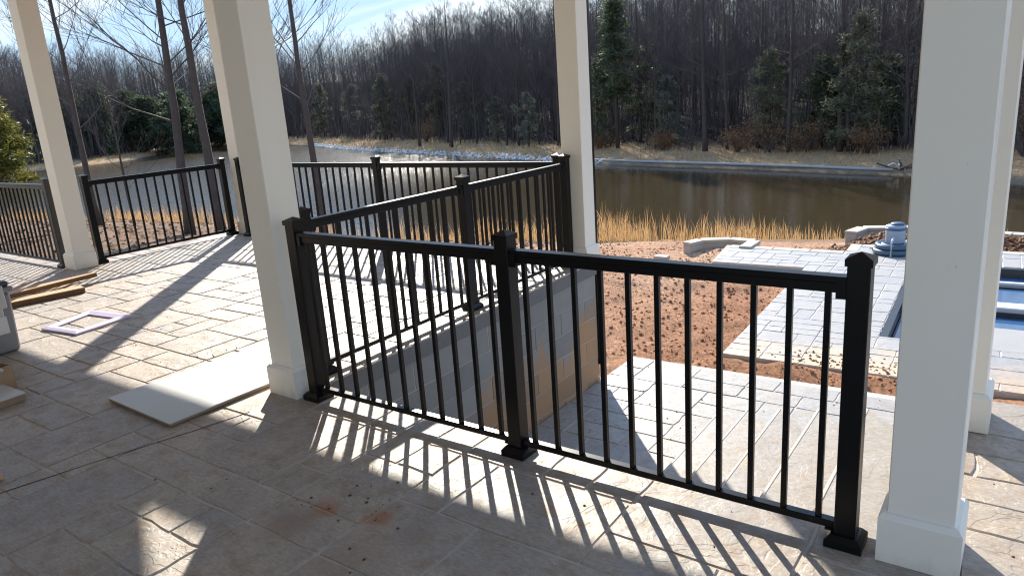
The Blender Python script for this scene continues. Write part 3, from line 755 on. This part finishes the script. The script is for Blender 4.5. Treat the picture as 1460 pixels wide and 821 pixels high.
def gen_riprap(n):
    pts = []
    for a, b_ in zip(FAR[8:12], FAR[9:13]):
        ln = np.linalg.norm(b_-a); k = int(ln*16)
        t = RNG.random(k); d = (b_-a)/ln; nn = np.array([-d[1], d[0]])
        o = RNG.uniform(-.15,.8,k)
        pts.append(a+t[:,None]*(b_-a)-nn*0+np.outer(o, -nn if (nn[1] < 0) else nn))
    q = np.vstack(pts); z, *_ = terrain(q[:,0], q[:,1]); r = .07+.17*RNG.random(len(q))**2
    return np.stack([q[:,0], q[:,1], np.maximum(z, WZ)+r*.15, r], 1)
scatter_lumps('riprap_rocks', 0, gen_riprap, M['rock'])
def leaves(name, x, y, z, size, mt):
    n = len(x); a = RNG.uniform(0,6.3,n); t = RNG.uniform(-.5,.5,(n,2))
    u = np.stack([np.cos(a), np.sin(a), t[:,0]], 1)*size[:,None]; v = np.stack([-np.sin(a), np.cos(a), t[:,1]], 1)*size[:,None]*.6
    c_ = np.stack([x, y, z], 1)
    V = np.stack([c_-u, c_+v*.9, c_+u, c_-v*.9, c_+np.array([0,0,.012])], 1)
    f = np.array([(0,1,4),(1,2,4),(2,3,4),(3,0,4)])
    return link(name, np_mesh(name, V, (f[None]+5*np.arange(n)[:,None,None]).reshape(-1,3), mt))
x = RNG.uniform(-45,-6,9000); y = RNG.uniform(3,17,9000)
z, ins_, *_ = terrain(x, y); k = (~ins_) & (y > 1.6) & ~((x > -7) & (y < 3.6))
tag(leaves('leaf_litter', x[k], y[k], z[k]+.02, RNG.uniform(.05,.11,k.sum()), M['leaf']), kind='stuff')

# dry reeds along the near shore
def blades(name, x, y, z, h, wd, mt, lean=.28):
    n = len(x); a = RNG.uniform(0,6.3,n); la = RNG.uniform(0,6.3,n); ll = RNG.random(n)*lean*h
    u = np.stack([np.cos(a), np.sin(a), 0*a], 1)*wd[:,None]
    c0 = np.stack([x, y, z], 1); d = np.stack([np.cos(la)*ll, np.sin(la)*ll, 0*la], 1); up = np.zeros((n,3)); up[:,2] = h
    c1 = c0+up*.55+d*.35; c2 = c0+up+d
    V = np.stack([c0-u, c0+u, c1+u*.8, c1-u*.8, c2], 1)
    f = np.array([(0,1,2),(0,2,3),(3,2,4)])
    return link(name, np_mesh(name, V, (f[None]+5*np.arange(n)[:,None,None]).reshape(-1,3), mt))
x = RNG.uniform(-48,6,52000); y = RNG.uniform(9,23,52000)
z, ins_, far_, dn, df, so = terrain(x, y)
dens = np.clip((vnoise(x*1.2, y*.6, 77)-.38)*3.2, 0, 1)*np.interp(x, [-48,-30,-14,-9.5,-4.5,-3.0,-1.2,.5,6], [.9,.8,.7,1,.9,.33,.28,.10,.06])
k = (~far_) & (dn < np.where(ins_, .8, 4.6)) & (RNG.random(len(x)) < dens)
hh = np.interp(x, [-48,-20,-10,-8.5,-5,-3.2,1], [.75,.65,.7,.98,.82,.45,.42])*RNG.uniform(.45,1.05,len(x))*(.45+1.0*vnoise(x*.9,y*.9,5))
tag(blades('dry_reeds', x[k], y[k], z[k]-.02, hh[k], RNG.uniform(.004,.012,k.sum()), M['reed'], .4), kind='stuff')
# short dead grass on the far bank
x = RNG.uniform(-115,12,30000); y = RNG.uniform(28,80,30000)
z, ins_, far_, dn, df, so = terrain(x, y); k = far_ & (~ins_) & (df > .7) & (df < 6.5)
tag(blades('bank_grass', x[k], y[k], z[k]-.02, RNG.uniform(.12,.4,k.sum()), RNG.uniform(.02,.05,k.sum()), M['bankgrass'], .6), kind='stuff')

# pipe lying along the right far bank, brush at its end
dp = []
for (fx, fy) in [(-26,45.6),(-20,44.0),(-14,42.6),(-9,41.3),(-6.0,40.3),(-4.3,39.7)]:
    t_ = terrain(np.array([fx]), np.array([fy]))[4][0]
    fy = fy-(t_-.55)*.97; dp.append((fx, fy, gz(fx, fy)+.08))
tag(MB().tube(dp, .085, 8).build('bank_pipe', M['pipe'], smooth=True), 'long pale pipe lying along the far bank at the waterline', 'pipe')
bp_ = thing('brush_pile', 'small pile of pale and dark branches at the end of the bank pipe', 'brush pile', (-4.0,39.6,gz(-4,39.6)))
for i in range(9):
    a = random.uniform(0, 6.3); l_ = random.uniform(.5,1.3)
    MB().tube([(0,0,.05),(l_*.5*math.cos(a), .5*l_*math.sin(a), .35*random.random()+.1),(l_*math.cos(a), l_*math.sin(a), .1+.4*random.random())], .04, 5).build('branch', M['rock'] if i < 3 else M['bark'], bp_)

# ------------------------------------------------------------------ trees
def grow(seed, Ht, r0, base=.4, nb=22, spread=.62, up=.9, twig=2, lean=0, fork=None, twl=1.0):
    rg = random.Random(seed); tr = MB(); cw = MB()
    path = []; rad = []; x = y = 0.0; n = 12; lx, ly = rg.uniform(-.02,.02)+lean, rg.uniform(-.02,.02)
    for i in range(n+1):
        t = i/n; path.append((x, y, Ht*t)); rad.append(r0*(1.25 if i == 0 else 1)*(1-t)**.75+.012)
        x += Ht/n*(lx+rg.uniform(-.035,.035)); y += Ht/n*(ly+rg.uniform(-.035,.035))
    tr.tube(path, rad, 7 if r0 > .1 else 5)
    P = np.array(path)
    def at(t):
        f = t*n; i = min(int(f), n-1); return P[i]+(P[i+1]-P[i])*(f-i)
    def limb(o, d, ln, r, lev, ns):
        pts = [np.array(o)]; dd = np.array(d)/np.linalg.norm(d); k = 5 if lev == 0 else (3 if lev == 1 else 2)
        for i in range(k):
            dd = dd+np.array([rg.uniform(-.22,.22), rg.uniform(-.22,.22), rg.uniform(-.1,.2)*up]); dd /= np.linalg.norm(dd)
            pts.append(pts[-1]+dd*ln/k)
        rr = [max(.003, r*(1-.82*i/k)) for i in range(k+1)]
        cw.tube(pts, rr, ns, False)
        if lev < twig:
            m_ = rg.randint(4, 6) if lev == 0 else (rg.randint(3, 5) if lev == 1 else 3)
            for j in range(m_):
                t = rg.uniform(.25, 1.0) if lev == 0 else rg.uniform(.2, 1); f = t*k; i = min(int(f), k-1)
                o2 = pts[i]+(pts[i+1]-pts[i])*(f-i); dl = pts[i+1]-pts[i]; dl /= np.linalg.norm(dl)
                d2 = dl+.75*np.array([rg.uniform(-1,1), rg.uniform(-1,1), rg.uniform(-.3,.9)])
                limb(o2, d2, ln*rg.uniform(.35,.6)*twl, max(.004, r*.45), lev+1, 3)
    for b_ in range(nb):
        t = base+(1-base)*((b_+rg.random())/nb)**.9; a = b_*2.4+rg.uniform(-.5,.5)
        o = at(min(t, .995)); ln = Ht*spread*.5*(1.12-t)*rg.uniform(.6,1.15)+.5
        limb(o, (math.cos(a), math.sin(a), up*rg.uniform(.35,1.1)), ln, max(.010, r0*(.42 if r0 < .095 else .3)*(1.05-t)), 0, 4)
    return tr, cw
BARE_LABEL = 'bare leafless tree in the dense wood on the far bank'
protos = []
for s_ in range(7):
    tr, cw = grow(100+s_, 12.5, .075+.018*(s_ % 3), .14+.06*(s_ % 4), 36, .74, 1.1, 3)
    protos.append((tr.mesh('trunk', M['bark'], True), cw.mesh('crown', M['twig'])))
thin = []
for s_ in range(6):
    tr, cw = grow(300+s_, 12.5, .075, .22, 24, .62, 1.3, 2)
    a = MB(); a.v = tr.v+cw.v; a.f = tr.f+[tuple(i+len(tr.v) for i in q) for q in cw.f]
    V = np.array(a.v); T = []
    for q in a.f:
        for i in range(1, len(q)-1): T.append((q[0], q[i], q[i+1]))
    thin.append((V, np.array(T)))
def bare(me_t, me_c, x, y, sc, rz, label=BARE_LABEL, group='bare trees of the far wood', zoff=-.1):
    t = thing('bare_tree', label, 'tree', (x, y, gz(x, y)+zoff), rz, group); t.scale = (sc[0], sc[0], sc[1]); t.rotation_euler = (random.gauss(0, .045), random.gauss(0, .045), rz)
    link('trunk', me_t, t); link('crown', me_c, t); return t
cand = RNG.uniform((-190,20), (45,150), (60000,2))
z, ins_, far_, dn, df, so = terrain(cand[:,0], cand[:,1])
ang = np.degrees(np.arctan2(cand[:,0]-CAM[0], cand[:,1]-CAM[1]))
ok = far_ & (~ins_) & (ang > -78) & (ang < 8)
dist = np.hypot(cand[:,0]-CAM[0], cand[:,1]-CAM[1])
front = ok & (df > 5.2) & (df < 24); back = ok & (df >= 18) & (df < 62)
def thinout(P, mind, cap_):
    keep = []; cell = {}
    for i, (a, b_) in enumerate(P):
        c_ = (int(a//mind), int(b_//mind))
        if any(np.hypot(P[j][0]-a, P[j][1]-b_) < mind for u in (-1,0,1) for v in (-1,0,1) for j in cell.get((c_[0]+u, c_[1]+v), ())): continue
        cell.setdefault(c_, []).append(i); keep.append(i)
        if len(keep) >= cap_: break
    return P[keep]
fp = thinout(cand[front], 1.9, 5000)
fd = np.hypot(fp[:,0]-CAM[0], fp[:,1]-CAM[1]); fp = fp[np.argsort(fd)][:285]
for (x, y) in fp:
    q = protos[random.randrange(7)]; s_ = random.uniform(.72,1.12)
    bare(*q, x, y, (s_*random.choice((.65,.8,.95,1.2)), s_), random.uniform(0,6.3))
rest_pts = [tuple(q) for q in thinout(cand[front], 2.2, 5000)[np.argsort(np.hypot(*(thinout(cand[front], 2.2, 5000)-CAM[:2]).T))][220:]]
bp2 = thinout(cand[back], 2.3, 640)
ang2 = np.degrees(np.arctan2(cand[:,0]-CAM[0], cand[:,1]-CAM[1]))
leftw = thinout(cand[ok & (df > 5.2) & (df < 45) & (ang2 < -51)], 2.2, 420)
wp = list(map(tuple, bp2))+rest_pts[:430]+list(map(tuple, leftw)); nw = len(wp)
wm = bpy.data.meshes.new('distant_wood'); wm.vertices.add(nw)
wm.vertices.foreach_set('co', np.array([(x, y, gz(x, y)-.1) for x, y in wp], np.float32).ravel())
def attr(name, typ, key, vals): wm.attributes.new(name, typ, 'POINT').data.foreach_set(key, np.asarray(vals).ravel())
attr('variant', 'INT', 'value', RNG.integers(0, 6, nw).astype(np.int32))
attr('turn', 'FLOAT_VECTOR', 'vector', np.stack([RNG.normal(0, .05, nw), RNG.normal(0, .05, nw), RNG.uniform(0, 6.28, nw)], 1).astype(np.float32))
attr('size', 'FLOAT', 'value', RNG.uniform(.75, 1.2, nw).astype(np.float32))
wood = tag(link('distant_wood', wm), kind='stuff')
gt = bpy.data.node_groups.new('wood_of_trees', 'GeometryNodeTree')
gt.interface.new_socket('Geometry', in_out='INPUT', socket_type='NodeSocketGeometry'); gt.interface.new_socket('Geometry', in_out='OUTPUT', socket_type='NodeSocketGeometry')
gi = gt.nodes.new('NodeGroupInput'); go = gt.nodes.new('NodeGroupOutput'); jn = gt.nodes.new('GeometryNodeJoinGeometry')
def named(n_, t_):
    q = gt.nodes.new('GeometryNodeInputNamedAttribute'); q.data_type = t_; q.inputs['Name'].default_value = n_; return q.outputs[0]
av, at_, as_ = named('variant', 'INT'), named('turn', 'FLOAT_VECTOR'), named('size', 'FLOAT')
for k, (V, T) in enumerate(thin):
    po = bpy.data.objects.new('thin_tree', np_mesh('thin_tree', V, T, M['twig']))      # only the source of the instances, in no collection
    oi = gt.nodes.new('GeometryNodeObjectInfo'); oi.inputs['Object'].default_value = po
    cmp_ = gt.nodes.new('FunctionNodeCompare'); cmp_.data_type = 'INT'; cmp_.operation = 'EQUAL'
    ia = [q for q in cmp_.inputs if q.type == 'INT']; gt.links.new(av, ia[0]); ia[1].default_value = k
    ip = gt.nodes.new('GeometryNodeInstanceOnPoints')
    gt.links.new(gi.outputs[0], ip.inputs['Points']); gt.links.new(cmp_.outputs[0], ip.inputs['Selection']); gt.links.new(oi.outputs['Geometry'], ip.inputs['Instance'])
    er = gt.nodes.new('FunctionNodeEulerToRotation'); gt.links.new(at_, er.inputs[0]); gt.links.new(er.outputs[0], ip.inputs['Rotation']); gt.links.new(as_, ip.inputs['Scale'])
    gt.links.new(ip.outputs[0], jn.inputs[0])
gt.links.new(jn.outputs[0], go.inputs[0])
md = wood.modifiers.new('trees', 'NODES'); md.node_group = gt

# underbrush: fine dark stems and leaves along the wood's edge
P = cand[ok & (df > 5.2) & (df < 60)][:5200]
bx = np.repeat(P[:,0], 18)+RNG.normal(0,.6,len(P)*18); by = np.repeat(P[:,1], 18)+RNG.normal(0,.6,len(P)*18)
bz, *_ = terrain(bx, by)
tag(blades('underbrush', bx, by, bz-.05, RNG.uniform(.6,5.0,len(bx)), RNG.uniform(.008,.022,len(bx)), M['twig'], .6), kind='stuff')

def foliage(V_c, size, mt, name, parent, seed, droop=.0, elong=2.2):
    rg = np.random.default_rng(seed); n = len(V_c)
    d = rg.normal(size=(n,3)); d[:,2] = d[:,2]*.8-droop+.2; d /= np.linalg.norm(d,axis=1)[:,None]
    e = np.cross(d, rg.normal(size=(n,3))); e /= np.linalg.norm(e,axis=1)[:,None]; s_ = size*rg.uniform(.6,1.4,(n,1))
    V = np.stack([V_c-e*s_*.35, V_c+e*s_*.35, V_c+d*s_*elong*.6+e*s_*.25, V_c+d*s_*elong], 1)
    f = np.array([(0,1,2),(0,2,3)])
    return np_mesh(name, V, (f[None]+4*np.arange(n)[:,None,None]).reshape(-1,3), mt)
def conifer(seed, Ht, rw, mt, n=5200, base=.08, size=.16, tipsharp=.8, ragged=.35):
    rg = np.random.default_rng(seed); C = []; ph = rg.uniform(0, 6.3, 4)
    tr = MB().tube([(0,0,0),(rg.uniform(-.1,.1),0,Ht*.5),(0,rg.uniform(-.1,.1),Ht*.98)], [.14*Ht/10,.08*Ht/10,.015], 6)
    nb = int(Ht*4.6)
    for k in range(nb):
        t = base+(1-base)*(k+rg.random())/nb; a = k*2.4+rg.uniform(-.8,.8)
        L_ = rw*(.30+.70*min(1, (1-t)*2.2)**tipsharp)*rg.uniform(1-ragged,1.1)*(1+.3*math.sin(2*a+ph[0]+9*t))*min(1, .35+(1-t)*3.2)
        d = np.array([math.cos(a), math.sin(a), rg.uniform(-.15,.55)]); o = np.array([0,0,t*Ht])
        tr.tube([tuple(o), tuple(o+d*L_*.9)], [.03*Ht/10,.006], 3, False)
        for q in range(rg.integers(2, 5)):
            u = rg.uniform(.35, 1.05); m_ = max(6, int(n/nb/3.2)); sg = rw*rg.uniform(.09,.19)
            C.append(o+d*L_*u+rg.normal(0, .25*sg, 3)+rg.normal(0, 1, (m_,3))*np.array([sg,sg,sg*.7]))
    return tr.mesh('trunk', M['bark'], True), foliage(np.vstack(C), size, mt, 'crown', None, seed)
def evergreen(meshes, label, x, y, sc, name='pine_tree', group=None, rz=0):
    t = thing(name, label, 'tree', (x, y, gz(x, y)-.1), rz, group); t.scale = sc if hasattr(sc, '__len__') else (sc, sc, sc)
    link('trunk', meshes[0], t); link('crown', meshes[1], t); return t
pineA = conifer(1, 11, 1.9, M['pine'], 8000, .34, .13, .8, .45)
pineB = conifer(2, 7, 1.5, M['cedar'], 7000, .10, .10, .7, .5)
pineC = conifer(3, 6, 1.3, M['palecedar'], 6000, .10, .10, .7, .55)
pineD = conifer(4, 5, 1.8, M['pine'], 5200, .05, .14, .6, .5)
gold = conifer(5, 9, 3.2, M['gold'], 12000, .04, .20, .55, .4)
def edge(az, off):
    d = 20.0
    while d < 180:
        x_, y_ = azp(az, d); t_ = terrain(np.array([x_]), np.array([y_]))
        if t_[2][0] and not t_[1][0] and t_[4][0] >= off: break
        d += .5
    return x_, y_
def azp(az, d): return CAM[0]+math.sin(R(az))*d, CAM[1]+math.cos(R(az))*d
evergreen(pineA, 'tall dark green pine rising above the far bank, right of the corner column', *edge(-27.4, 4.8), (1.05,1.05,1.0))
EG = 'mixed evergreens at the edge of the far wood'
for i_, (m_, az, d, s_, lab) in enumerate([
    (pineB, -28.9, 51, .95, 'olive cedar just left of the tall pine on the far bank'),
    (pineB, -25.2, 50, 1.0, 'broad olive cedar just right of the tall pine on the far bank'),
    (pineC, -23.6, 52, .85, 'greyish cedar two trees right of the tall pine'),
    (pineB, -10.6, 47, 1.1, 'olive cedar on the far bank close to the left edge of the largest column'),
    (pineD, -9.0, 48, 1.05, 'dark low pine nearest the left edge of the largest column'),
    (pineD, -12.8, 50, 1.1, 'dark low pine left of the olive cedar near the largest column'),
    (pineB, -16.4, 52, .9, 'small cedar between two leafless trees right of the middle of the far bank'),
    (pineC, -38.9, 62, 1.0, 'pale green cedar beside the tallest leafless tree on the far bank'),
    (pineB, -40.9, 66, 1.15, 'olive cedar left of the pale green cedar behind the tallest leafless tree'),
    (pineC, -36.6, 60, .75, 'small pale cedar left of the corner column above the bank'),
    (pineC, -34.2, 57, .8, 'small pale cedar touching the left edge of the corner column'),
    (pineC, -47.2, 88, 1.25, 'pale cedar above the left end of the white rocks'),
    (pineB, -49.6, 90, 1.2, 'olive cedar right of the thin forked trunk beside the middle column'),
    (pineB, -45.0, 80, 1.1, 'ragged cedar above the middle of the white rocks'),
    (pineB, -42.9, 72, 1.0, 'ragged cedar behind the left leafless tree on the far bank')]):
    evergreen(m_, lab, *edge(az, 4.9+(i_*37%10)*.45), s_, 'cedar_tree', EG, random.uniform(0,6))
for i in range(22):
    evergreen(pineD, 'dark evergreen in the row beyond the left end of the lake', *azp(-67.8+i*.62+random.uniform(-.3,.3), random.uniform(124,140)), (1.7,1.7,random.uniform(1.3,2.1)), 'pine_tree', 'dark evergreens beyond the left end of the lake', random.uniform(0,6))
evergreen(gold, 'golden green evergreen at the left edge of the picture beyond the lake', *azp(-70.6, 92), (1.25,1.25,1.15), 'cedar_tree')

def lone(seed, label, x, y, Ht, r0, base, nb, spread, lean=0, up=1.0, rz=0, twig=2, twl=1.0):
    tr, cw = grow(seed, Ht, r0, base, nb, spread, up, twig, lean, twl=twl)
    t = thing('bare_tree', label, 'tree', (x, y, gz(x, y)-.1), rz)
    tr.build('trunk', M['bark'], t, smooth=True); cw.build('crown', M['twig'], t)
lone(41, 'slender dark leafless trunk between the two left columns, leftmost of three', -23.0, 8.9, 11, .10, .28, 22, .62, rz=1.0, twig=3)
lone(42, 'stout leafless trunk with spreading low branches, middle of the three near trunks', -19.6, 10.0, 11.5, .145, .24, 30, .85, .03, .7, rz=2.2, twig=3)
lone(43, 'stout grey trunk close beside the half hidden column, rightmost of three near trunks', -18.7, 10.5, 11.5, .15, .38, 18, .6, .012, rz=.4, twig=3)
lone(44, 'thin leafless sapling standing before the lake behind the short left railing', -23.3, 10.2, 4.6, .04, .25, 14, .6, rz=.3)
lone(45, 'tall leafless trunk just right of the middle column', -16.6, 12.7, 10.5, .11, .36, 18, .55, 0, rz=1.9, twig=3)
lone(46, 'leafless trunk hugging the right side of the middle column', -19.6, 14.0, 11.5, .11, .42, 18, .55, 0, 1.4, rz=4.0, twig=3)
for (sd_, az, d, Ht, r0, lab) in [
    (51, -42.6, 62, 11.5, .17, 'dark leafless tree at the wood edge left of the tallest one, above the white rocks'),
    (52, -40.2, 60, 14.5, .22, 'tallest leafless tree on the far bank, its fan of branches against the sky'),
    (53, -20.9, 43, 13.0, .20, 'big dark leafless tree on the far bank between the tall pine and the largest column'),
    (54, -11.6, 42, 13.5, .20, 'dark straight leafless trunk near the left edge of the largest column'),
    (55, -35.0, 56, 12.5, .17, 'dark leafless tree just left of the corner column'),
    (56, -31.9, 55, 13.0, .16, 'leafless tree partly behind the corner column'),
    (57, -15.0, 46, 13.0, .17, 'leafless tree left of the dark straight trunk near the largest column')]:
    lone(sd_, lab, *edge(az, 3.0 if sd_ in (51, 52) else 5.0), Ht, r0*.8, .42, 24, .62, rz=sd_, twig=3)
# russet shrubs at the wood's edge
def shrub(label, x, y, Ht, rw, seed, mt='russet', n=1500):
    rg = np.random.default_rng(seed)
    t = thing('shrub', label, 'shrub', (x, y, gz(x, y)-.05), 0, 'shrubs along the far bank')
    st = MB(); C = []
    for k in range(26):
        a = rg.uniform(0,6.28); l_ = rg.uniform(.3,1)*rw; h_ = rg.uniform(.5,1)*Ht
        p1 = np.array([math.cos(a)*l_*.5, math.sin(a)*l_*.5, h_*.6]); p2 = np.array([math.cos(a)*l_, math.sin(a)*l_, h_])
        st.tube([(0,0,0), p1, p2], [.03,.018,.004], 3, False)
        u = rg.random(n//26); C.append(np.outer(1-u, p1*.7)+np.outer(u, p2)+rg.normal(0,.16*rw,(n//26,3)))
    st.build('stems', M['twig'], t); C = np.vstack(C); C[:,2] = np.abs(C[:,2])
    link('crown', foliage(C, .075, M[mt], 'crown', t, seed, .2, 1.5), t)
for i, (az, d, h_, r_, lab) in enumerate([(-16.3,43.5,2.6,2.4,'russet leaved shrub on the far bank, right of the middle of the wood'),(-13.9,43,2.0,1.8,'low russet shrub right of the largest russet shrub'),(-18.6,46,1.7,1.5,'small russet shrub left of the largest russet shrub'),
    (-.8,40,4.0,3.2,'tall russet shrub right of the largest column'),(-42.0,66,2.6,2.2,'russet shrub low in the wood above the white rocks'),(-24.0,48,1.4,1.3,'small brown shrub below the tall pine'),(-9.8,43,1.8,1.5,'brown shrub close to the left edge of the largest column'),(-28.5,47.5,1.3,1.6,'brown shrub beside the corner column at the wood edge'),(-62.5,112,2.4,4,'brown shrub on the bank beyond the lake behind the middle trunk')]):
    shrub(lab, *edge(az, 4.8), h_, r_, 70+i)
